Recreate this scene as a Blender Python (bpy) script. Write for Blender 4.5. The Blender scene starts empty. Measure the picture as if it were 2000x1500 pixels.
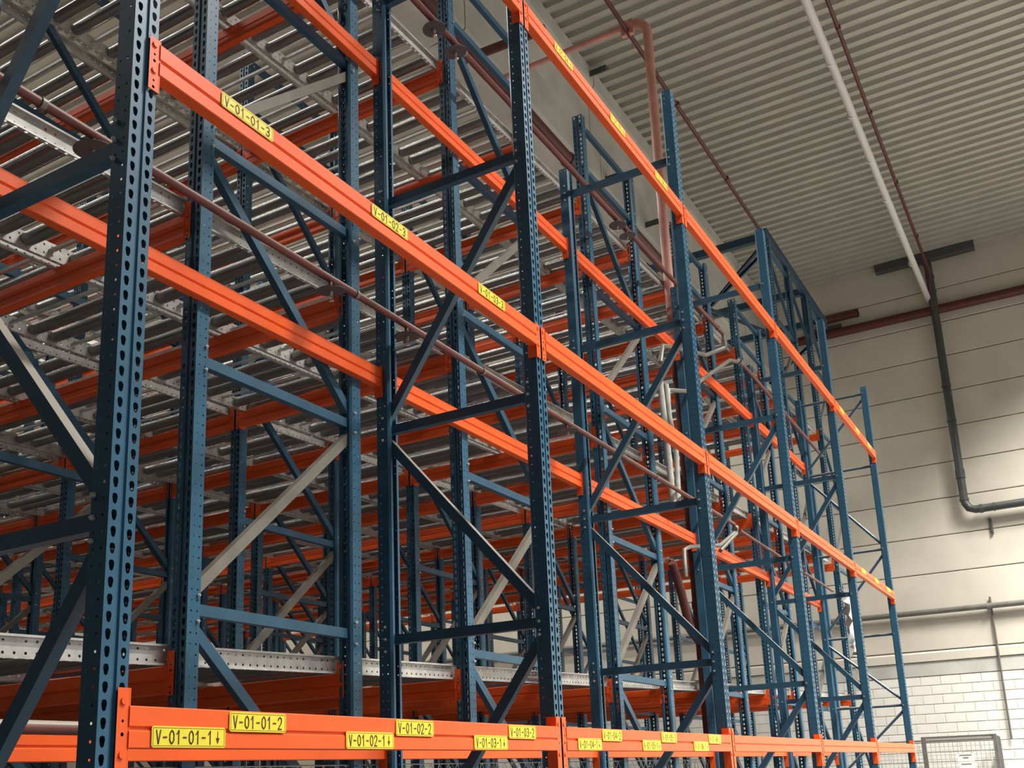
import bpy, bmesh, math, random
from mathutils import Matrix, Vector
random.seed(7)
S = bpy.context.scene
COL = S.collection
PI = math.pi

# ------------------------------------------------------------------ camera
CAMR = ((0.5089629532, -0.1890911012, -0.8397626258), (-0.8600159673, -0.1530251815, -0.4867810902), (-0.0364588559, 0.9699628082, -0.2405055146))
CAMC = (-1.99362, -2.40008, 1.64053)
cd = bpy.data.cameras.new('camera')
cam = bpy.data.objects.new('camera', cd); COL.objects.link(cam)
M4 = Matrix(CAMR).to_4x4(); M4.translation = Vector(CAMC)
cam.matrix_world = M4
cd.sensor_fit = 'HORIZONTAL'; cd.sensor_width = 36
cd.lens = 2008.32 / 2000 * 36
cd.shift_x = (1000 - 952.9) / 2000
cd.shift_y = (1019.67 - 750) / 2000
cd.clip_start = .05; cd.clip_end = 200
S.camera = cam

# ------------------------------------------------------------------ light
S.view_settings.view_transform = 'Standard'
S.view_settings.look = 'None'
S.view_settings.gamma = 1
S.view_settings.use_curve_mapping = False
S.view_settings.exposure = 0.25
w = bpy.data.worlds.new('hall_ambience'); S.world = w; w.use_nodes = True
w.node_tree.nodes['Background'].inputs[0].default_value = (.80, .90, 1.0, 1)
w.node_tree.nodes['Background'].inputs[1].default_value = .022

def area(name, loc, sx, sy, power, col=(1, .97, .92), rot=(0, 0, 0), spread=112):
    l = bpy.data.lights.new(name, 'AREA'); l.shape = 'RECTANGLE'; l.size = sx; l.size_y = sy
    l.energy = power; l.color = col; l.spread = math.radians(spread)
    o = bpy.data.objects.new(name, l); COL.objects.link(o); o.location = loc; o.rotation_euler = rot
    return o
for y, p in ((-4.6, 900), (-9.5, 1300)):
    for x in (4.5, 11.0, 17.5):
        area('aisle_lamp', (x, y, 12.2), 3.2, .5, p * (1.5 if x > 15 else .9))
for y in (7.2, 13.4):
    for x, p in ((-4.0, 60), (1.0, 190), (7.0, 230), (13.0, 230), (18.0, 160)):
        area('block_lamp', (x, y, 12.5), .4, 5.6, p, spread=165)
# added fill light from across the aisle
area('aisle_fill', (6, -17, 3.6), 18, 5, 220, (.93, .97, 1), (math.radians(88), 0, 0), 150)

# ------------------------------------------------------------------ materials
def mat(name, base, rough=.5, metal=0., var=0., scale=8., bump=0., bscale=60., dust=None, spec=.5, stretch=None):
    m = bpy.data.materials.new(name); m.use_nodes = True
    nt = m.node_tree; b = nt.nodes['Principled BSDF']
    b.inputs['Base Color'].default_value = (*base, 1)
    b.inputs['Roughness'].default_value = rough
    b.inputs['Metallic'].default_value = metal
    b.inputs['Specular IOR Level'].default_value = spec
    tc = nt.nodes.new('ShaderNodeTexCoord')
    src = tc.outputs['Object']
    if stretch:
        mp = nt.nodes.new('ShaderNodeMapping'); mp.inputs['Scale'].default_value = stretch
        nt.links.new(src, mp.inputs[0]); src = mp.outputs[0]
    colout = None
    if var:
        n = nt.nodes.new('ShaderNodeTexNoise'); n.inputs['Scale'].default_value = scale; n.inputs['Detail'].default_value = 5
        nt.links.new(src, n.inputs['Vector'])
        r = nt.nodes.new('ShaderNodeMapRange'); r.inputs[1].default_value = .3; r.inputs[2].default_value = .7
        r.inputs[3].default_value = 1 - var; r.inputs[4].default_value = 1 + var
        nt.links.new(n.outputs[0], r.inputs[0])
        mx = nt.nodes.new('ShaderNodeVectorMath'); mx.operation = 'SCALE'
        mx.inputs[0].default_value = base
        nt.links.new(r.outputs[0], mx.inputs['Scale'])
        colout = mx.outputs[0]
    if dust:
        g = nt.nodes.new('ShaderNodeNewGeometry'); sx = nt.nodes.new('ShaderNodeSeparateXYZ')
        nt.links.new(g.outputs['True Normal'], sx.inputs[0])
        r2 = nt.nodes.new('ShaderNodeMapRange'); r2.inputs[1].default_value = .15; r2.inputs[2].default_value = .6
        nt.links.new(sx.outputs[2], r2.inputs[0])
        mm = nt.nodes.new('ShaderNodeMixRGB'); nt.links.new(r2.outputs[0], mm.inputs[0])
        if colout: nt.links.new(colout, mm.inputs[1])
        else: mm.inputs[1].default_value = (*base, 1)
        mm.inputs[2].default_value = (*dust, 1); colout = mm.outputs[0]
    if colout: nt.links.new(colout, b.inputs['Base Color'])
    if bump:
        n2 = nt.nodes.new('ShaderNodeTexNoise'); n2.inputs['Scale'].default_value = bscale
        nt.links.new(src, n2.inputs['Vector'])
        bp = nt.nodes.new('ShaderNodeBump'); bp.inputs['Strength'].default_value = bump; bp.inputs['Distance'].default_value = .01
        nt.links.new(n2.outputs[0], bp.inputs['Height']); nt.links.new(bp.outputs[0], b.inputs['Normal'])
    return m
DUST = (.30, .28, .235)
BLUE = mat('petrol_blue_paint', (.030, .112, .185), .38, 0, .12, 5)
BLUED = mat('petrol_blue_paint_dusty', (.026, .090, .148), .42, 0, .12, 6, dust=DUST)
ORANGE = mat('orange_paint', (.92, .125, .022), .42, 0, .07, 4, spec=.35)
GALV = mat('galvanised_steel', (.58, .57, .54), .42, .45, .18, 14)
ROLL = mat('roller_zinc', (.30, .297, .285), .27, .7, .08, 9)
BOLT = mat('zinc_bolt', (.75, .75, .72), .3, .6)
DUSTY = mat('dusty_grey_steel', (.18, .165, .135), .6, .1, .15, 7)
PIPE = mat('sprinkler_pipe_red', (.16, .045, .038), .45, 0, .2, 7, dust=(.36, .32, .25))
PIPEP = mat('salmon_riser_paint', (.74, .34, .28), .42, 0, .12, 5)
DRED = mat('dark_red_pipe_paint', (.115, .028, .024), .5, 0, .1, 5)
GREY = mat('dark_grey_metal', (.085, .09, .088), .45, .2, .15, 6)
GREYP = mat('grey_pipe', (.20, .19, .165), .4, .2, .15, 6)
WHITEP = mat('white_conduit', (.72, .72, .68), .5)
YEL = mat('yellow_label', (.86, .74, .04), .45, 0, .04, 20)
INK = mat('label_ink', (.10, .03, .035), .5)
SHIELD = mat('water_shield', (.075, .08, .085), .6, 0, .1, 20)
CONC = mat('precast_concrete', (.58, .57, .51), .8, 0, .14, 1.6, .25, 30)
PANEL = mat('cream_wall_panel', (.72, .67, .56), .7, 0, .07, 1.2, .15, 40)
BLOCK = mat('white_painted_block', (.88, .86, .78), .7, 0, .05, 3, .3, 40)
JOINT = mat('panel_joint', (.22, .20, .16), .8)
MORTAR = mat('white_mortar', (.60, .57, .50), .9)
ROOF = mat('coated_roof_sheet', (.50, .485, .42), .5, .15, .06, 2.5)
FLOOR = mat('concrete_floor', (.105, .10, .093), .45, 0, .1, .8)
MESHM = mat('wire_mesh_zinc', (.50, .50, .48), .4, .6)
PAPER = mat('paper', (.85, .85, .83), .7)
PLASTIC = mat('white_plastic_film', (.75, .74, .70), .35)
WRAP = mat('grey_hose', (.50, .50, .45), .6, 0, .2, 12)

# ------------------------------------------------------------------ helpers
class MB:
    def __init__(s): s.v = []; s.f = []
    def add(s, vs, fs):
        o = len(s.v); s.v.extend(vs); s.f.extend([tuple(o + i for i in f) for f in fs]); return s
    def box(s, a, b):
        (x0, y0, z0), (x1, y1, z1) = a, b
        return s.add([(x0,y0,z0),(x1,y0,z0),(x1,y1,z0),(x0,y1,z0),(x0,y0,z1),(x1,y0,z1),(x1,y1,z1),(x0,y1,z1)],
                     [(0,3,2,1),(4,5,6,7),(0,1,5,4),(1,2,6,5),(2,3,7,6),(3,0,4,7)])
    def tube(s, pts, r, n=10, cap=True):
        pts = [Vector(p) for p in pts]; rings = []
        up = None
        for i, p in enumerate(pts):
            d = (pts[min(i+1, len(pts)-1)] - pts[max(i-1, 0)]).normalized()
            if up is None:
                up = Vector((0,0,1)) if abs(d.z) < .9 else Vector((1,0,0))
            a = d.cross(up).normalized(); up = a.cross(d).normalized()
            o = len(s.v)
            for k in range(n):
                t = 2*PI*k/n
                s.v.append(tuple(p + (a*math.cos(t) + up*math.sin(t))*r))
            rings.append(o)
        for i in range(len(rings)-1):
            for k in range(n):
                s.f.append((rings[i]+k, rings[i]+(k+1)%n, rings[i+1]+(k+1)%n, rings[i+1]+k))
        if cap:
            for r0, rev in ((rings[0], True), (rings[-1], False)):      # caps keep vertices of their own so the wall shades straight
                o = len(s.v); s.v.extend(s.v[r0:r0+n])
                s.f.append(tuple(o+k for k in (reversed(range(n)) if rev else range(n))))
        return s
    def prism(s, prof, fn, a, b, closed=True, caps=True):
        """prof: 2-D points; fn(p, t) -> 3-D; extruded from a to b"""
        n = len(prof); vs = [fn(p, a) for p in prof] + [fn(p, b) for p in prof]
        fs = [(i, (i+1) % n, n+(i+1) % n, n+i) for i in range(n if closed else n-1)]
        if closed and caps: fs += [tuple(reversed(range(n))), tuple(range(n, 2*n))]
        return s.add(vs, fs)
    def mesh(s, name, m, smooth=False):
        me = bpy.data.meshes.new(name); me.from_pydata([tuple(v) for v in s.v], [], s.f); me.materials.append(m)
        if smooth: me.polygons.foreach_set('use_smooth', [True]*len(me.polygons))
        me.update(); return me
    def build(s, name, m, parent=None, smooth=False, loc=None):
        return ob(name, s.mesh(name, m, smooth), parent, loc)
def ob(name, me, parent=None, loc=None, rot=None):
    o = bpy.data.objects.new(name, me); COL.objects.link(o)
    if parent: o.parent = parent
    if loc is not None: o.location = loc
    if rot is not None: o.rotation_euler = rot
    return o
def tag(o, label, cat, group=None, kind=None):
    o['label'] = label; o['category'] = cat
    if group: o['group'] = group
    if kind: o['kind'] = kind
    return o
def thing(name, loc, label, cat, group=None, rz=0):
    o = ob(name, None, None, loc, (0, 0, rz)); o.empty_display_size = .1
    return tag(o, label, cat, group)
def struct(name, mb, m, smooth=False):
    o = mb.build(name, m, None, smooth); o['kind'] = 'structure'; return o
def px(P):
    q = Matrix(CAMR).transposed() @ (Vector(P) - Vector(CAMC))
    if q.z > -.15: return None
    return (952.9 + 2008.32*q.x/-q.z, 1019.67 - 2008.32*q.y/-q.z)
def seen(pts, m=260):
    """does the polyline through pts pass the frame (with a margin for side steps)?"""
    for a, b in zip(pts[:-1], pts[1:]):
        for k in range(13):
            q = px([a[i] + (b[i]-a[i])*k/12 for i in range(3)])
            if q and -m < q[0] < 2000+m and -m < q[1] < 1500+m: return True
    return False
def depth(P): return -(Matrix(CAMR).transposed() @ (Vector(P) - Vector(CAMC))).z
ORD = ['first','second','third','fourth','fifth','sixth','seventh','eighth','ninth','tenth','eleventh','twelfth','thirteenth','fourteenth','fifteenth']

def cell(mb, P, U, V, w, h, hole, c=(0, 0)):
    """flat sheet cell w x h at P spanned by U, V with an 8-point hole polygon (coords from the cell's centre)"""
    P = Vector(P); U = Vector(U); V = Vector(V)
    outer = [(w,h/2),(w,h),(w/2,h),(0,h),(0,h/2),(0,0),(w/2,0),(w,0)]
    vs = [P + U*a + V*b for a, b in outer] + [P + U*(w/2+c[0]+a) + V*(h/2+c[1]+b) for a, b in hole]
    mb.add(vs, [(i, (i+1) % 8, 8+(i+1) % 8, 8+i) for i in range(8)])
ROUND = [(math.cos(PI/4*k), math.sin(PI/4*k)) for k in range(8)]
def rnd(r): return [(a*r, b*r) for a, b in ROUND]
TEAR = [(.0085,.004),(.0062,.0125),(0,.0150),(-.0062,.0125),(-.0085,.004),(-.0052,-.0125),(0,-.0165),(.0052,-.0125)]
TEAR = [(a*1.18, b*1.08) for a, b in TEAR]

# upright: front web faces local -Y, width along X, channel opens to +Y
def upright_mesh(name, H, m=BLUE):
    mb = MB(); n = int(H/.05); W = .05; D = .078
    for side in (-1, 1):
        for k in range(n):
            z = k*.05
            x0 = -W if side < 0 else .009
            cell(mb, (x0, 0, z), (1,0,0), (0,0,1), W-.009, .05, TEAR)
            X = side*W
            for j in (0, 1):
                cell(mb, (X, .006+j*.036, z), (0,1,0), (0,0,1), .036, .05, rnd(.0046), (0, 0))
    z1 = n*.05
    fn = lambda p, t: (p[0], p[1], t)
    mb.prism([(-.009,0),(-.005,.007),(.005,.007),(.009,0)], fn, 0, z1, False)
    for s in (-1, 1):
        mb.prism([(s*W,0),(s*W,.006)], fn, 0, z1, False)
        mb.prism([(s*W,D),(s*(W-.012),D+.012),(s*(W-.030),D+.012),(s*(W-.030),D+.004)], fn, 0, z1, False)
    return mb.mesh(name, m)
UP = {}
def upright(H):
    H = round(H/.05)*.05
    if H not in UP: UP[H] = upright_mesh('upright', H)
    return UP[H]
FOOT = MB().box((-.07,-.02,0),(.07,.11,.008)).box((-.055,-.006,.008),(-.051,.09,.09)).box((.051,-.006,.008),(.055,.09,.09)).mesh('foot_plate', BLUE)

def brace_mesh(L, m, w=.054, d=.042):
    """lipped channel along +X"""
    prof = [(-d/2,-w/2),(d/2,-w/2),(d/2,-w/2+.012),(d/2-.003,-w/2+.012),(d/2-.003,-w/2+.003),(-d/2+.003,-w/2+.003),
            (-d/2+.003,w/2-.003),(d/2-.003,w/2-.003),(d/2-.003,w/2-.012),(d/2,w/2-.012),(d/2,w/2),(-d/2,w/2)]
    return MB().prism(prof, lambda p, t: (t, p[0], p[1]), 0, L).mesh('brace', m)
def tube_mesh(L, m, r=.02):
    return MB().tube([(0,0,0),(L,0,0)], r, 10).mesh('brace', m, True)
BR = {}
def brace(parent, a, b, m=None, round_=False, name='brace'):
    m = m or BLUED
    a = Vector(a); b = Vector(b); d = b - a; L = d.length
    key = (round(L, 3), m.name, round_)
    if key not in BR: BR[key] = tube_mesh(L, m) if round_ else brace_mesh(L, m)
    o = ob(name, BR[key], parent)
    X = d.normalized(); Y = Vector((0,0,1)).cross(X)
    if Y.length < 1e-4: Y = Vector((0,1,0))
    Y.normalize(); Z = X.cross(Y)
    o.matrix_local = Matrix(((X.x,Y.x,Z.x,a.x),(X.y,Y.y,Z.y,a.y),(X.z,Y.z,Z.z,a.z),(0,0,0,1)))
    return o
BOLTM = MB().tube([(0,0,0),(0,-.008,0)], .0085, 6).tube([(0,-.008,0),(0,-.014,0)], .005, 6).mesh('bolt', BOLT)

# beams: body along +X from 0 to L, front face local -Y, top at z=0
def beam_mesh(L, h=.12, d=.05):
    g = h*.47; y0, y1 = -.012, d-.012
    prof = [(y0+.003,0),(y0,-.003),(y0,-g),(y0+.007,-g-.005),(y0+.007,-g-.011),(y0,-g-.016),(y0,-h+.003),(y0+.003,-h),
            (y1-.003,-h),(y1,-h+.003),(y1,-g-.016),(y1-.007,-g-.011),(y1-.007,-g-.005),(y1,-g),(y1,-.003),(y1-.003,0)]
    return MB().prism(prof, lambda p, t: (t, p[0], p[1]), 0, L).mesh('beam_body', ORANGE)
def connector_mesh(up_, H, side):
    """bracket: front plate over half of the upright's face and an end plate; side=+1 beam lies to +X of it"""
    mb = MB(); n = 4; ch = H/n; t = .004
    x0 = -.042 if side > 0 else 0
    for k in range(n):
        z = up_ - H + k*ch
        if k in (0, 2):
            cell(mb, (x0, -.008, z), (1,0,0), (0,0,1), .042, ch/2, rnd(.006)); cell(mb, (x0, -.008, z+ch/2), (1,0,0), (0,0,1), .042, ch/2, rnd(.0045))
        else:
            mb.add([(x0,-.008,z),(x0+.042,-.008,z),(x0+.042,-.008,z+ch),(x0,-.008,z+ch)], [(0,1,2,3)])
            mb.tube([(x0+.021,-.008,z+ch*.5),(x0+.021,-.013,z+ch*.5)], .0105, 12)
    mb.box((x0,-.0075,up_-H),(x0+.0405,-.004,up_-H+.002)).box((x0,-.0075,up_-.002),(x0+.042,-.004,up_))
    if side > 0: mb.box((0,-.0085,up_-H),(t,.048,up_))
    else: mb.box((-t,-.0085,up_-H),(0,.048,up_))
    return mb.mesh('connector', ORANGE)
BM = {}; CN = {}
def beam_parts(root, x0, x1, up_=.01, H=.20, h=.12):
    L = x1 - x0
    k = (round(L,3), h)
    if k not in BM: BM[k] = beam_mesh(L, h)
    ob('beam_body', BM[k], root, (x0, 0, 0))
    for side, x in ((1, x0), (-1, x1)):
        kk = (up_, H, side)
        if kk not in CN: CN[kk] = connector_mesh(up_, H, side)
        ob('connector', CN[kk], root, (x, 0, 0))

# text plates
GL = {'V': [[(0,1),(.19,0),(.38,1)]], '-': [[(.03,.48),(.33,.48)]],
 '0': [[(.07,.12),(.0,.3),(0,.7),(.07,.88),(.19,1),(.31,.88),(.38,.7),(.38,.3),(.31,.12),(.19,0),(.07,.12)]],
 '1': [[(.04,.74),(.22,1),(.22,0)]], '2': [[(0,.74),(.03,.9),(.19,1),(.35,.9),(.38,.72),(.33,.52),(0,0),(.38,0)]],
 '3': [[(0,.84),(.1,.97),(.22,1),(.36,.9),(.38,.74),(.3,.57),(.15,.52),(.32,.46),(.38,.28),(.34,.1),(.19,0),(.06,.05),(0,.18)]],
 '4': [[(.3,0),(.3,1),(0,.3),(.38,.3)]], '5': [[(.35,1),(.05,1),(.03,.55),(.2,.62),(.35,.5),(.38,.3),(.33,.1),(.17,0),(0,.12)]],
 '6': [[(.34,.9),(.19,1),(.05,.85),(0,.5),(.02,.18),(.18,0),(.34,.14),(.37,.33),(.3,.53),(.16,.56),(.02,.4)]],
 '7': [[(0,1),(.38,1),(.15,0)]], '8': [[(.19,.53),(.05,.65),(.04,.86),(.19,1),(.34,.86),(.33,.65),(.19,.53),(.02,.38),(.02,.12),(.19,0),(.36,.12),(.36,.38),(.19,.53)]],
 '9': [[(.04,.1),(.19,0),(.33,.15),(.38,.5),(.36,.82),(.2,1),(.04,.86),(.01,.67),(.08,.47),(.22,.44),(.36,.6)]]}
TM = {}
def text_mesh(s, size, sx):
    if (s, sx) in TM: return TM[(s, sx)]
    mb = MB(); n = len(s); pitch = (sx - .016)/(n-1); gw = min(.62*size/.38*.38*1.0, pitch*.62)
    for i, ch in enumerate(s):
        for st in GL[ch]:
            h = .0021 if ch != '-' else .0024
            for (ax, az), (bx, bz) in zip(st[:-1], st[1:]):
                A = Vector((i*pitch + ax/.38*gw, 0, az*size)); B = Vector((i*pitch + bx/.38*gw, 0, bz*size))
                d = (B-A).normalized(); q = Vector((-d.z, 0, d.x))*h; e = d*h*.7
                mb.add([A-e-q, B+e-q, B+e+q, A-e+q], [(0,1,2,3)])
    TM[(s, sx)] = mb.mesh('lettering', INK); return TM[(s, sx)]
def label(parent, s, x, ztop, wd, h, arrow=False, tint=None):
    y = -.0135; c = .006
    prof = [(0,-h+c),(c,-h),(wd-c,-h),(wd,-h+c),(wd,-c),(wd-c,0),(c,0),(0,-c)]
    p = MB().prism(prof, lambda q, t: (q[0], t, q[1]), y, y-.0025).build('location_label', YEL, parent, False, (x, 0, ztop))
    p['label'] = 'yellow location label reading ' + s + (' with a down arrow' if arrow else '')
    e = .0045
    fr = MB(); yy = y-.0032
    for a, b in (((e,-e-.0012),(wd-e,-e)), ((e,-h+e),(wd-e,-h+e+.0012)), ((e,-h+e),(e+.0012,-e)), ((wd-e-.0012,-h+e),(wd-e,-e))):
        fr.add([(a[0],yy,a[1]),(b[0],yy,a[1]),(b[0],yy,b[1]),(a[0],yy,b[1])], [(0,1,2,3)])
    fr.build('border_line', INK, p)
    tw = wd - (.075 if arrow else .04)
    t = ob('lettering', text_mesh(s, h*.62, tw), p, (.017, y-.0034, -h*.82))
    if arrow:
        ax = wd-.033
        MB().add([(ax-.0015,yy,-h*.2),(ax+.0015,yy,-h*.2),(ax+.0015,yy,-h*.6),(ax-.0015,yy,-h*.6),(ax-.008,yy,-h*.52),(ax+.008,yy,-h*.52),(ax,yy,-h*.82)],
                 [(0,3,2,1),(4,6,5)]).build('arrow_mark', INK, p)

# ------------------------------------------------------------------ the hall
ZC = 12.9; XW = 22.0
# roof: trapezoid sheet, ribs run along Y
pit = .26; mb = MB(); x = -8.0
prof = []
while x < XW+.3:
    prof += [(x, ZC+.08), (x+.10, ZC+.08), (x+.125, ZC), (x+.235, ZC)]; x += pit
mb.prism(prof, lambda p, t: (p[0], t, p[1]), -16, 18, False)
struct('ceiling', mb, ROOF)
struct('floor', MB().box((-16,-20,-.2),(XW+.4,18,0)), FLOOR)
# far wall: backing, panels, painted blockwork at the foot
ob_w = struct('wall_far', MB().box((XW+.12,-16,0),(XW+.4,18,ZC+.5)), JOINT)
zs = [3.934, 4.77, 5.593, 6.406, 7.23, 8.031, 8.83, 9.651, 10.483, 11.30, 12.11, 13.0]
for a, b in zip(zs[:-1], zs[1:]):
    g = .009; xx = XW
    mb = MB().prism([(XW+.012, a+g), (XW, a+g+.012), (XW, b-g-.012), (XW+.012, b-g), (XW+.1, b-g), (XW+.1, a+g)], lambda p, t: (p[0], t, p[1]), 18, -16)
    mb.build('panel', PANEL, ob_w)
MB().prism([(XW-.03,3.71),(XW-.03,3.88),(XW-.005,3.92),(XW+.1,3.92),(XW+.1,3.71)], lambda p, t: (p[0], t, p[1]), 18, -16).build('ledge', PANEL, ob_w)
MB().prism([(XW-.004,3.405),(XW-.004,3.70),(XW+.1,3.70),(XW+.1,3.405)], lambda p, t: (p[0], t, p[1]), 18, -16).build('ring_beam', CONC, ob_w)
MB().box((XW+.014,-16,0),(XW+.1,18,3.40)).build('mortar', MORTAR, ob_w)
bmx = MB().prism([(0,.008),(0,.392),(.008,.4),(.1,.4),(.1,0),(.008,0)], lambda p, t: (p[0], p[1], t), 0, .19)
blk = MB().box((.012,.004,.004),(.10,.396,.189)).box((.006,.010,.010),(.012,.390,.183)).mesh('block', BLOCK)
rest = MB()
for r in range(17):
    z = r*.2
    if z+.2 > 3.41: break
    y = -15.9 + (.2 if r % 2 else 0)
    while y < 17.6:
        if 1.3 < z < 3.3 and -2.7 < y < 3.0:
            ob('block', blk, ob_w, (XW, y, z))
        else:
            rest.box((XW+.006, y+.004, z+.004), (XW+.10, y+.396, z+.189))
        y += .4
o = rest.build('blockwork', BLOCK, ob_w); o['kind'] = 'stuff'
struct('wall_left', MB().box((-16,17.0,0),(XW+.12,17.3,ZC+.5)), PANEL)
# precast roof beam (I section) in segments
tb = struct('trim_1', MB().box((-8,3.62,12.0),(XW,3.68,12.8)), CONC)
prof = [(3.24,12.9),(3.24,12.62),(3.36,12.45),(3.36,11.75),(3.22,11.50),(3.22,10.85),(3.26,10.80),(3.82,10.80),(3.86,10.85),(3.86,11.5),(3.74,11.75),(3.74,12.45),(3.86,12.62),(3.86,12.9)]
xs = [-8,-4.2,-.4,3.6,7.6,11.75,15.7,19.6,22.0]
for a, b in zip(xs[:-1], xs[1:]):
    MB().prism(prof, lambda p, t: (t, p[0], p[1]), b-.012, a+.012).build('segment', CONC, tb)

# ------------------------------------------------------------------ front rack
XP = [0, 2.8, 5.605, 8.405, 11.205, 14.006]; YR = 1.061
BAYN = ['nearest', 'second', 'third', 'fourth', 'fifth']
UPR_H = 7.35; UPR_R = 6.95
FST = [.25, .95, 2.42, 3.68, 5.20, 6.70]
which = ['nearest the camera at left', 'second from the camera', 'third from the camera', 'fourth from the camera', 'fifth from the camera', 'last, ending the row by the pale wall']
for i, X in enumerate(XP):
    H1 = 7.35 if i else 8.2
    t = thing('upright_frame', (X, 0, 0), 'blue perforated front rack frame, ' + which[i], 'rack frame', 'front rack upright frames')
    u1 = ob('upright', upright(H1 if i < 5 else 7.3), t, (0,0,0)); u2 = ob('upright', upright(UPR_R if i < 5 else 7.3), t, (0, YR+.035, 0), (0,0,PI))
    for u in (u1, u2): ob('foot_plate', FOOT, u)
    y0, y1 = .055, YR-.005
    rt = (i == 5)
    st = [.3, 1.4, 2.43, 3.46, 4.73, 6.03, 7.2] if rt else FST
    for z in st: brace(t, (0, y1, z), (0, y0, z), None, rt)
    for k in range(len(st)-1):
        if not rt and k == 4: continue
        lo, hi = st[k]+.07, st[k+1]-.07
        hp = (k in (0, 2, 4)) if rt else (k in (1, 3))
        if rt: hp = (k % 2 == 1)
        if hp: brace(t, (0, y1-.01, lo), (0, y0+.01, hi), None, rt)
        else: brace(t, (0, y1-.01, hi), (0, y0+.01, lo), None, rt)
    for z in st:
        for dz in (-.07, 0, .07):
            for yy in (.062, YR-.012):
                if i < 3 or dz == 0: ob('bolt', BOLTM, t, (-.052, yy, z+dz), (0, 0, -PI/2))
LV = [1.876, 4.076, 6.25]; LVN = ['bottom', 'middle', 'top']
cfg = [(.05, .30), (.012, .20), (.012, .20)]
LX = {0: (.131,1.034,1.93), 1: (2.975,3.858,4.751)}
for pl, yb in ((0, 0.0), (1, YR-.045)):
    for l in range(3):
        for b in range(5):
            if not pl and l == 2 and b == 0 : pass
            pn = 'front' if not pl else 'rear'
            lab = 'orange %s-level beam on the %s side of the front rack, %s bay from the camera' % (LVN[l], pn, BAYN[b] if b else 'first')
            x0, x1 = XP[b], XP[b+1]
            zz = LV[l]
            t = thing('rack_crossbar', (x1, YR+.035, zz) if pl else (x0, 0, zz), lab, 'beam', 'orange beams of the front rack', PI if pl else 0)
            if pl:
                # rear plane: same beam, seen against the rear uprights' inner edge
                L = x1-x0-.108
                beam_parts(t, .054, x1-x0-.054, *cfg[l])
            else:
                beam_parts(t, .052, x1-x0-.052, *cfg[l])
            if not pl:
                if l == 0 and b < 2:
                    for k, lx in enumerate(LX[b]):
                        nn = b*3+k+1
                        label(t, 'V-01-%02d-1' % nn, lx-x0, -.055, .295, .062, True)
                        label(t, 'V-01-%02d-2' % nn, lx+.312-x0, -.004, .265, .062)
                if l == 1 and b in (0, 4):
                    for k in range(3):
                        xx = (.331, 1.223, 2.114)[k] if b == 0 else (11.60, 12.49, 13.38)[k]
                        label(t, 'V-01-%02d-3' % (b*3+k+1), xx-x0, -.008, .27, .058)
                if l == 2 and b in (0, 1, 4):
                    for k in range(3):
                        xx = (.35, 1.25, 2.40)[k] if b == 0 else ((3.206, 4.083, 4.946)[k] if b == 1 else (11.50, 12.50, 13.35)[k])
                        label(t, 'V-01-%02d-4' % (b*3+k+1), xx-x0, -.020, .265, .058)
            elif l == 2 and b == 0:
                pass

# ------------------------------------------------------------------ flow rack block behind
def XQ(i): return 1.34 + 1.215*i
Y0 = 1.15; DY = 2.06; NR = 8
QST = [.25, 1.25, 2.44, 3.67, 4.9, 6.1, 7.35]
SL = .035
def LZ(l, x): return (2.25, 4.52, 6.86)[l] + SL*(x-1.34)
def row_name(r): return ['row right behind the front rack', 'second row', 'third row', 'fourth row', 'fifth row', 'sixth row', 'seventh row', 'rearmost row'][r]
proto = {}
def flow_frame(pi_, r):
    x0, x1 = XQ(2*pi_), XQ(2*pi_+1); y = Y0 + DY*r
    tall = pi_ >= 5
    H = 9.95 if tall else 7.9
    if not seen([(x0, y, 1.3), (x0, y, H)]) and not seen([(x1, y, 1.3), (x1, y, H)]): return
    lab = 'blue %sflow frame, %s, %s along' % ('tall ' if tall else '', row_name(r), ORD[pi_+1])
    if tall in proto:
        src = proto[tall]; t = src.copy(); COL.objects.link(t); t.location = (x0, y, 0)
        for ch in src.children:
            c = ch.copy(); COL.objects.link(c); c.parent = t
            for g in ch.children:
                d = g.copy(); COL.objects.link(d); d.parent = c
        t['label'] = lab; return
    t = thing('upright_frame', (x0, y, 0), lab, 'rack frame', 'blue flow rack frames')
    L = x1 - x0
    u1 = ob('upright', upright(H), t, (-.04, 0, 0), (0, 0, -PI/2)); u2 = ob('upright', upright(H), t, (L+.04, 0, 0), (0, 0, PI/2))
    for u in (u1, u2): ob('foot_plate', FOOT, u)
    a, b = .015, L-.015
    st = QST + ([8.6, 9.8] if tall else [7.83])
    for z in st: brace(t, (a, 0, z), (b, 0, z))
    for k in range(len(st)-1):
        if not tall and k == len(st)-2: continue
        lo, hi = st[k]+.08, st[k+1]-.08
        if k % 2 == 0: brace(t, (a+.01, 0, lo), (b-.01, 0, hi), DUSTY)
        else: brace(t, (a+.01, 0, hi), (b-.01, 0, lo))
    for z in st:
        for xx in (.022, L-.022):
            for dz in (-.06, .06): ob('bolt', BOLTM, t, (xx, -.053, z+dz))
    proto[tall] = t
for r in range(NR):
    for p_ in range(-1, 7): flow_frame(p_, r)
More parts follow.
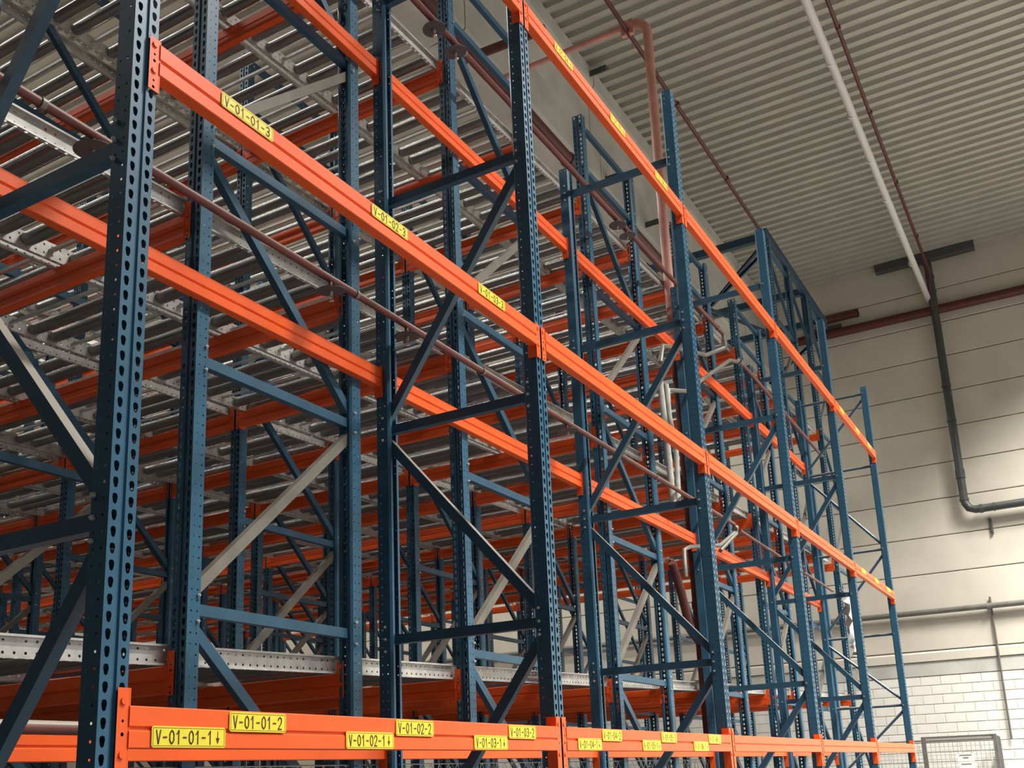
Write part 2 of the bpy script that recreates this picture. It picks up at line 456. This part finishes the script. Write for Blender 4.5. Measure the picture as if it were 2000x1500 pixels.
# beams along Y: the beam's front faces -X (towards the camera side)
bproto = None
LVL = ['lowest', 'middle', 'top']
for l in range(3):
    for i in range(-1 if l < 2 else 0, 13):
        for r in range(NR-1):
            x = XQ(i) - .040; z = LZ(l, XQ(i)) - .0685; ya, yb = Y0+DY*r, Y0+DY*(r+1)
            if not seen([(x, ya, z), (x, yb, z)], 200): continue
            lab = 'orange cross beam under the %s roller level, row %s back, %s beam along' % (LVL[l], ['one','two','three','four','five','six','seven'][r], ORD[i+1])
            if bproto is None:
                t = thing('rack_crossbar', (x, yb, z), lab, 'beam', 'orange cross beams under the roller lanes', -PI/2)
                beam_parts(t, .053, DY-.053, .065, .20, .125)
                bproto = t
            else:
                t = bproto.copy(); COL.objects.link(t); t.location = (x, yb, z); t['label'] = lab
                for ch in bproto.children:
                    c = ch.copy(); COL.objects.link(c); c.parent = t
# roller lanes
ROLLM = MB().tube([(0,-.435,0),(0,.435,0)], .040, 18).tube([(0,-.446,0),(0,-.435,0)], .010, 8).tube([(0,.435,0),(0,.446,0)], .010, 8)
me = ROLLM.mesh('roller', ROLL)
for p_ in me.polygons: p_.use_smooth = len(p_.vertices) == 4
ROLLME = me
BARM = MB().box((-.016,-.446,-.006),(.016,.446,.002)).box((-.016,-.446,-.016),(-.012,.446,-.006)).mesh('tie_bar', GALV)
def rail_mesh(L, s, n_l):
    """web at y=0 from z -.065 to +.015, flanges toward s (outside of the lane), holes in web and bottom flange"""
    mb = MB(); n = int(L/.0506); dx = L/n
    for k in range(n):
        x = k*dx
        for z in (-.065, -.017):
            cell(mb, (x, 0, z), (1,0,0), (0,0,1), dx, .048, rnd(.0066))
        cell(mb, (x, 0, -.065), (1,0,0), (0,s,0), dx, .022, rnd(.0078))
    fn = lambda p, t: (t, p[0], p[1])
    mb.prism([(s*.022,-.065),(s*.022,-.055)], fn, 0, L, False)
    mb.prism([(0,.031),(s*.022,.031),(s*.022,.021)], fn, 0, L, False)
    return mb.mesh('rail', GALV)
def tabs_mesh(L, x0):
    mb = MB(); k = 0
    while True:
        x = 1.82 + .152*k - .076 + .018
        if x > x0+L-.2: break
        if x > x0+.1 and (k % 3) != 2 or x > x0+.1:
            w_ = .116
            if k % 3 != 2:
                for q in range(2): cell(mb, (x-x0+q*w_/2, 0, .015), (1,0,0), (0,0,1), w_/2, .045, rnd(.005))
        k += 1
        if k > 200: break
    return mb.mesh('guide_tab', GALV)
RM = {}
lane_n = 0
for l in range(3):
    xa = (-1.0, .28, 1.25)[l]; xb = 15.85; L = (xb-xa)/math.cos(math.atan(SL))
    for r in range(NR-1):
        for h in (0, 1):
            ya = Y0 + DY*r + (.09 if h == 0 else 1.03+.045)
            yb = Y0 + DY*r + (1.03-.045 if h == 0 else DY-.09)
            zc = LZ(l, xa)
            if not seen([(xa, ya, zc), (xb, ya, LZ(l, xb)), (xb, yb, LZ(l, xb)), (xa, yb, zc)], 150): continue
            side = 'near' if h == 0 else 'far'
            t = thing('roller_lane', (xa, (ya+yb)/2, zc), 'galvanised roller lane of the %s level, %s half of row %s back' % (LVL[l], side, ['one','two','three','four','five','six','seven'][r]),
                      'roller lane', 'pallet roller lanes')
            t.rotation_euler = (0, -math.atan(SL), 0)
            hw = (yb-ya)/2
            for s in (-1, 1):
                key = (l, s)
                if key not in RM: RM[key] = rail_mesh(L, s, l)
                ra = ob('rail', RM[key], t, (0, s*hw, 0))
                if False:
                    if ('t', l) not in RM: RM[('t', l)] = tabs_mesh(L, xa)
                    g = ob('guide_tab', RM[('t', l)], ra, (0, -s*.003, 0)); g['kind'] = 'stuff'
            single = r <= 2
            st = MB(); sb = MB(); k0 = math.ceil((xa+.12-1.82)/.152)
            for k in range(k0, 400):
                x = 1.82 + .152*k
                if x > xb-.12: break
                P = ((x-xa)/math.cos(math.atan(SL)), 0, -.013)
                if k % 3 == 2:
                    if single: ob('tie_bar', BARM, t, P)
                    else: sb.box((P[0]-.016,-hw,P[2]-.014),(P[0]+.016,hw,P[2]-.004))
                elif single: ob('roller', ROLLME, t, P)
                else: st.tube([(P[0],-hw+.01,P[2]),(P[0],hw-.01,P[2])], .040, 9, False)
            if not single:
                o = st.build('roller', ROLL, t, True); o['kind'] = 'stuff'
                o = sb.build('tie_bar', GALV, t); o['kind'] = 'stuff'
NAVY = mat('dark_navy_paint', (.014, .055, .095), .4, 0, .1, 5)
# tall end section: top chords and ties
t = thing('top_truss', (13.49, Y0, 0), 'dark blue truss tying the tall end frames together under the roof', 'truss')
for yy in (0, DY):
    MB().box((-.1,yy-.03,9.96),(4.2,yy+.03,10.10)).box((-.1,yy-.05,10.10),(4.2,yy+.05,10.11)).build('chord', NAVY, t)
for xx in (0, 2.4, 3.9):
    MB().box((xx-.03,0,9.97),(xx+.03,2*DY,10.09)).box((xx-.05,0,9.955),(xx+.05,2*DY,9.97)).build('cross_member', NAVY, t)
brace(t, (.05, .05, 9.93), (2.4, DY, 9.93), NAVY)
brace(t, (0, .05, 9.75), (0, DY, 8.3), NAVY); brace(t, (0, DY, 9.75), (0, .05, 8.3), NAVY)
brace(t, (3.9, .05, 9.75), (3.9, DY, 8.3), NAVY)
brace(t, (1.25, 0, 9.75), (2.4, 0, 9.0), NAVY)
o = MB().box((2.38,-.02,9.2),(2.9,.02,9.93)).build('gusset_plate', NAVY, t)
MB().box((1.15,-.02,9.55),(1.5,.02,9.93)).build('gusset_plate', NAVY, t)

# ------------------------------------------------------------------ sprinkler pipes and other pipes
DISC = MB().tube([(0,0,0),(0,0,.003)], .082, 28).tube([(0,0,.003),(0,0,.007)], .012, 8)
DISCME = DISC.mesh('water_shield', SHIELD)
HEAD = MB().tube([(0,0,-.002),(0,0,-.022)], .009, 8).tube([(-.010,0,-.022),(-.011,0,-.045),(0,0,-.055)], .0025, 5).tube([(.010,0,-.022),(.011,0,-.045),(0,0,-.055)], .0025, 5).tube([(0,0,-.055),(0,0,-.058)], .014, 10).mesh('sprinkler_head', BOLT)
def sprinkler(label_, pts, r, discs, cl, z):
    t = thing('sprinkler_pipe', pts[0], label_, 'pipe', 'rack sprinkler pipes')
    p0 = Vector(pts[0])
    MB().tube([Vector(p)-p0 for p in pts], r, 14, True).build('pipe', PIPE, t, True)
    for x in discs:
        rx, ry = random.uniform(-.1,.1), random.uniform(-.12,.05)
        d = ob('water_shield', DISCME, t, (x-p0.x, -.005, -.075), (rx, ry, 0))
        ob('sprinkler_head', HEAD, d)
        MB().tube([(x-p0.x,0,-r),(x-p0.x,0,-.072)], .012, 8).build('drop_nipple', PIPE, t)
    for x in cl:
        MB().tube([(x-p0.x-.012,0,0),(x-p0.x+.012,0,0)], r+.006, 14).build('pipe_clamp', GREYP, t, True)
sprinkler('long dusty red sprinkler pipe running at mid height behind the front uprights', [(-.35,.9,4.335),(9.3,.9,4.335)], .021, [.50, 2.07, 2.80, 5.0], [.25, 2.3, 3.7, 6.9], 4.33)
sprinkler('red sprinkler pipe high up with paired grey water shields at the top level', [(-1,.9,6.80),(9.6,.9,6.80)], .024, [3.2, 3.48, 6.38, 6.62], [3.6, 6.75, 9.4], 6.8)
sprinkler('red sprinkler pipe at the right behind the top beams running to the far end', [(10.2,.9,6.66),(14.6,.9,6.5)], .024, [], [10.4, 12.3], 6.6)
sprinkler('thick red sprinkler pipe low behind the nearest upright, just above the orange beam', [(-1.2,.9,1.872),(1.25,.9,1.872)], .026, [], [-.5, 1.1], 1.87)
sprinkler('thin beige sprinkler pipe at mid height between the fourth and the last upright', [(9.5,.9,4.30),(14.2,.9,4.22)], .018, [12.2], [10.9], 4.3)
def pipething(name, label_, runs, r, m, cat='pipe', rings=(), group=None, rr=.012, n=14):
    t = thing(name, runs[0][0], label_, cat, group); p0 = Vector(runs[0][0])
    for run in runs: MB().tube([Vector(p)-p0 for p in run], r, n).build('pipe', m, t, True)
    for a, b in rings:
        MB().tube([Vector(a)-p0, Vector(b)-p0], r+rr, n).build('collar', m, t, True)
    return t
def arc(c, r, u, v, n=7):
    c = Vector(c); u = Vector(u); v = Vector(v)
    return [tuple(c - u*r - v*r + u*r*0 + (u*r)*math.sin(PI/2*k/n) + v*r*(1-math.cos(PI/2*k/n)) + u*0) for k in range(n+1)]
# salmon riser with an elbow to the roof run
xr, yr_ = 8.52, 1.16
elb = [(xr, yr_+.20*(1-math.cos(t)), 10.48+.20*math.sin(t)) for t in [PI/2*k/7 for k in range(8)]]
t = pipething('riser_pipe', 'thick salmon red riser pipe climbing behind the rack and bending back at the roof',
    [[(xr,yr_,6.35), (xr,yr_,10.48)] + elb[1:] + [(xr, 1.43, 10.685)]], .056, PIPEP, rings=[((xr,yr_,6.45),(xr,yr_,6.50))])
MB().tube([(0,.26,4.335),(0,2.04,4.34)], .036, 12).build('pipe', PIPEP, t, True)
for dy in (.25, .31): MB().tube([(0,dy,4.335),(0,dy+.03,4.335)], .075, 14).build('flange', PIPEP, t, True)
for z in (1.36, 1.46):
    MB().box((-.03,z-yr_-.03,4.2),(.03,z-yr_+.03,4.40)).build('flange_bolt', PIPEP, t)
pipething('riser_pipe', 'dull red lower riser pipe with couplings standing behind the fourth upright',
    [[(xr,yr_,6.34),(xr,yr_,0)], [(7.9,1.17,3.70),(8.1,1.17,3.42),(8.28,1.17,3.05),(xr-.03,yr_,2.95)]], .045, DRED,
    rings=[((xr,yr_,6.2),(xr,yr_,6.28)),((xr,yr_,5.9),(xr,yr_,5.96)),((xr,yr_,4.7),(xr,yr_,4.78)),((xr,yr_,3.3),(xr,yr_,3.38))], rr=.008)
pipething('feed_pipe', 'grey feed pipe crossing between front and rear uprights below the middle beam',
    [[(9.36,.9,4.27),(8.85,.95,4.02),(7.9,.97,3.84),(7.72,.97,3.78),(7.70,.97,3.5)], [(9.35,.9,4.24),(8.85,.95,3.96)]], .022, GREYP, rings=[((9.3,.9,4.28),(9.36,.9,4.31))])
pipething('feed_pipe', 'grey feed pipe pair crossing below the top beams beside the riser',
    [[(9.62,.9,6.80),(9.62,.9,6.62),(9.0,.95,6.32),(7.75,.96,5.98),(7.55,.96,5.92),(7.45,.96,5.7)], [(10.2,.9,6.66),(10.1,.9,6.60),(9.8,.9,6.52),(9.1,.95,6.12),(8.2,.96,5.62),(7.62,.96,5.45),(7.6,.96,5.3)]], .024, GREYP,
    rings=[((9.62,.9,6.72),(9.62,.9,6.62)),((10.22,.9,6.66),(10.35,.9,6.66))])
for k, (lab, pts) in enumerate((('pale grey wrapped hose hanging beside the red riser, left one', [(7.40,.965,5.56),(7.43,.965,5.2),(7.48,.965,4.7),(7.50,.965,4.2)]),
                 ('pale grey wrapped hose hanging beside the red riser, right one', [(7.58,.965,5.5),(7.60,.965,5.15),(7.72,.965,4.9),(7.68,.965,4.4),(7.64,.965,4.2)]))):
    tag(MB().tube(pts, .032-.004*k, 10).build('hose', WRAP, None, True), lab, 'hose', 'wrapped hoses by the riser')
pipething('header_pipe', 'wide maroon header pipe running lengthwise over the top roller level', [[(2.0,1.75,8.27),(12.0,1.75,8.15)]], .075, DRED, rings=[((7.2,1.75,8.21),(7.3,1.75,8.21))])
pipething('roof_pipe', 'short dull red pipe crossing the concrete roof beam, left of the top beam joint', [[(7.35,2.0,10.1),(7.35,3.15,10.16)]], .055, DRED)
pipething('roof_pipe', 'thin brown red sprinkler line under the roof sheet above the salmon pipe', [[(-4,1.39,10.60),(14.8,1.42,10.60)]], .028, DRED,
    rings=[((x,1.4,10.60),(x+.06,1.4,10.60)) for x in (5.2,10.2,12.4)], group='roof sprinkler lines', rr=.01)
t = pipething('roof_pipe', 'thin brown red sprinkler line under the roof sheet beside the white conduit', [[(-4,-.575,12.2),(21.2,-.56,12.2),(21.55,-.5,12.1),(21.75,-.46,11.8),(21.8,-.46,11.60)]], .03, DRED,
    rings=[((x,-.57,12.2),(x+.06,-.57,12.2)) for x in (12,14.4,16.9,19.3)], group='roof sprinkler lines', rr=.01)
t = pipething('conduit', 'white round conduit hanging below the roof and ending at the far wall', [[(-4,-.34,11.82),(21.95,-.405,11.82)]], .062, WHITEP,
    rings=[((x,-.37,11.82),(x+.05,-.37,11.82)) for x in (12.2,13.7,15.2,16.7,18.2,19.7)], rr=.008)
# pipes on the far wall
pipething('water_pipe', 'long dark red steel pipe running across the upper far wall', [[(21.86,2.6,11.56),(21.86,-8,11.53)]], .105, DRED)
t = thing('water_pipe', (21.9,1.9,11.95), 'short dark red pipe stub on the far wall above the long red pipe', 'pipe')
MB().tube([(0,.4,0),(0,-.76,0)], .09, 12).tube([(0,-.66,0),(0,-.76,0)], .094, 12).build('pipe', DRED, t, True)
t = thing('wall_bracket', (21.88,1.9,11.73), 'short dark grey rail end on the far wall below the red stub', 'bracket')
MB().prism([(-.04,-.06),(.04,-.06),(.04,.06),(.02,.06),(.02,-.04),(-.04,-.04)], lambda p, q: (p[0], q, p[1]), -.35, .4).build('rail', GREY, t)
t = thing('roof_gutter_box', (21.75,0,12.83), 'dark grey gutter channel under the roof edge at the downpipe', 'gutter')
MB().prism([(-.13,.06),(-.11,-.1),(.11,-.1),(.13,.06),(.10,.06),(.09,-.07),(-.09,-.07),(-.10,.06)], lambda p, q: (p[0], q, p[1]), -1.5, .62).build('channel', GREY, t)
MB().tube([(0,-.25,-.02),(0,-.25,-.16)], .1, 12).build('outlet', GREY, t, True)
dp = [(21.75,-.25,12.78),(21.75,-.42,12.74),(21.75,-.50,12.62),(21.75,-.505,12.4),(21.80,-.51,7.1),(21.8,-.52,7.0),(21.8,-.58,6.88),(21.8,-.7,6.83),(21.8,-6,6.86)]
t = pipething('downpipe', 'dark grey rainwater downpipe on the far wall turning right along it', [dp], .085, GREY,
    rings=[((21.76,-.505,z),(21.76,-.505,z-.06)) for z in (12.35,12.0,9.72,8.9)] + [((21.79,-.51,7.75),(21.79,-.51,7.55)),((21.8,-.51,7.1),(21.8,-.51,7.05)),((21.8,-.78,6.83),(21.8,-.85,6.83)),((21.8,-1.05,6.83),(21.8,-1.08,6.83))])
for z in (10.9, 8.95, 7.72):
    MB().box((.02,-.27,z-12.78),(.24,-.24,z-12.75)).build('wall_clip', GREY, t)
t = pipething('drain_hook', 'small dark bracket hanging below the end of the grey downpipe', [[(21.965,-.93,6.62),(21.965,-.945,6.28)]], .03, GREY, 'bracket', n=8)
pipething('water_pipe', 'long grey pipe running low across the far wall behind the rack ends', [[(21.88,14,4.78),(21.88,-8,4.735)]], .06, GREYP,
    rings=[((21.88,y,4.74),(21.88,y+.08,4.74)) for y in (-.7, 2.4, 6)], rr=.012)
tag(MB().tube([(21.95,-.70,4.95),(21.95,-.70,2.0)], .022, 8).build('cable_conduit', GREYP, None, True), 'thin vertical grey cable conduit on the lower far wall', 'conduit')
for k, (x, y, z, a) in enumerate(((11.6,3.05,12.75,'left one by the top beam label'),(11.9,3.05,10.95,'middle one behind the riser'),(13.6,3.05,10.95,'right one beside the riser'))):
    t = thing('roof_bracket', (x,y,z), 'black steel bracket on the concrete roof beam, ' + a, 'bracket', 'brackets on the roof beam')
    MB().prism([(0,-.05),(.02,-.05),(.02,.03),(.12,.03),(.12,.05),(0,.05)], lambda p, q: (p[0], q, p[1]), -.1, .2).build('angle', GREY, t)

# ------------------------------------------------------------------ wire netting under the bottom beams
t = thing('wire_netting', (0, 1.13, 0), 'grey hexagonal wire netting strung behind the bottom orange beams', 'netting')
cv = MB(); cw = .10; chh = .075
z0, z1 = 1.15, 1.73
nx = int(9.6/cw); nz = int((z1-z0)/chh)
def wire(a, b, r=.0022):
    cv.tube([a, b], r, 3, False)
for i in range(nx):
    for j in range(nz):
        x = -.4 + i*cw + (cw/2 if j % 2 else 0); z = z1 - j*chh
        wire((x,0,z),(x+cw/2-.012,0,z-chh+.02)); wire((x,0,z),(x-cw/2+.012,0,z-chh+.02)); wire((x+cw/2-.012,0,z-chh+.02),(x+cw/2-.012,0,z-chh-.003)); wire((x-cw/2+.012,0,z-chh+.02),(x-cw/2+.012,0,z-chh-.003))
o = cv.build('wire_weave', MESHM, t); o['kind'] = 'stuff'
MB().tube([(-.4,0,z1),(9.3,0,z1)], .004, 6).build('top_wire', MESHM, t)

# ------------------------------------------------------------------ mesh cage by the far wall
def wire_panel(parent, P, U, W_, H_, nu, nv, r=.004):
    mb = MB(); P = Vector(P); U = Vector(U)
    for i in range(nu+1):
        a = P + U*(W_*i/nu); mb.tube([a, a - Vector((0,0,H_))], r, 4, False)
    for j in range(nv+1):
        a = P - Vector((0,0,H_*j/nv)); mb.tube([a, a + U*W_], r, 4, False)
    o = mb.build('wire_grid', MESHM, parent); o['kind'] = 'stuff'
t = thing('mesh_cage', (20.2, .73, 0), 'grey steel cage with wire mesh front and sheet side by the far wall', 'cage')
MB().box((-.03,-.03,0),(.03,.05,2.09)).build('post', GREYP, t); MB().box((-.03,-1.30,0),(.03,-1.24,2.09)).build('post', GREYP, t)
MB().tube([(0,.03,2.08),(0,-1.28,2.08)], .014, 8).build('top_rail', GREYP, t, True)
MB().box((-.02,-1.26,1.985),(.02,.02,2.02)).build('crossbar', GREYP, t)
MB().box((.01,-1.24,2.02),(.02,.0,2.07)).build('light_strip', PAPER, t)
wire_panel(t, (0,-.03,1.97), (0,-1,0), 1.2, 1.9, 15, 24)
mb = MB(); pr = []
for k in range(14): pr += [(k*.12, 0), (k*.12+.04, 0), (k*.12+.06, -.03), (k*.12+.10, -.03)]
mb.prism(pr, lambda p, q: (p[0]+.03, -1.28+p[1]+p[0]*.05, q), .1, 2.06, False); mb.build('side_sheet', GREY, t)
s = MB().box((-.022,-.86,1.60),(-.014,-.56,1.74)).build('notice', PAPER, t); s['label'] = 'white notice with two short lines of print'
MB().add([(-.0235,-.60,1.722),(-.0235,-.82,1.722),(-.0235,-.82,1.705),(-.0235,-.60,1.705),(-.0235,-.66,1.675),(-.0235,-.76,1.675),(-.0235,-.76,1.655),(-.0235,-.66,1.655)],
         [(0,1,2,3),(4,5,6,7)]).build('print_line', GREYP, s)
s = MB().box((-.022,-.86,1.40),(-.014,-.58,1.58)).build('notice', PAPER, t)
MB().add([(-.0235,-.62,1.555),(-.0235,-.80,1.555),(-.0235,-.80,1.538),(-.0235,-.62,1.538)], [(0,1,2,3)]).build('print_line', GREYP, s)
t = thing('mesh_fence', (20.3, .80, 0), 'wire mesh fence running left from the cage behind the last uprights', 'fence')
MB().tube([(0,0,2.02),(0,3.2,2.02)], .016, 8).build('top_rail', GREYP, t, True)
for y in (1.6, 3.2): MB().box((-.025,y-.025,0),(.025,y+.025,2.03)).build('post', GREYP, t)
wire_panel(t, (0,0,1.99), (0,1,0), 3.2, 1.9, 40, 24)

# crumpled film caught on the fifth upright
mb = MB(); nx_, nz_ = 9, 12
for i in range(nx_):
    for j in range(nz_):
        mb.v.append((11.235+.5*i/(nx_-1)*(1-.3*j/nz_)+random.uniform(-.03,.03), .16+random.uniform(-.07,.07), 3.80-.75*j/(nz_-1)+random.uniform(-.03,.03)-.25*abs(i/(nx_-1)-.4)))
for i in range(nx_-1):
    for j in range(nz_-1):
        a = i*nz_+j; mb.f.append((a, a+nz_, a+nz_+1, a+1))
o = mb.build('plastic_film', PLASTIC, None, True)
tag(o, 'crumpled white plastic film hanging beside the fifth upright below the middle beam', 'plastic film')
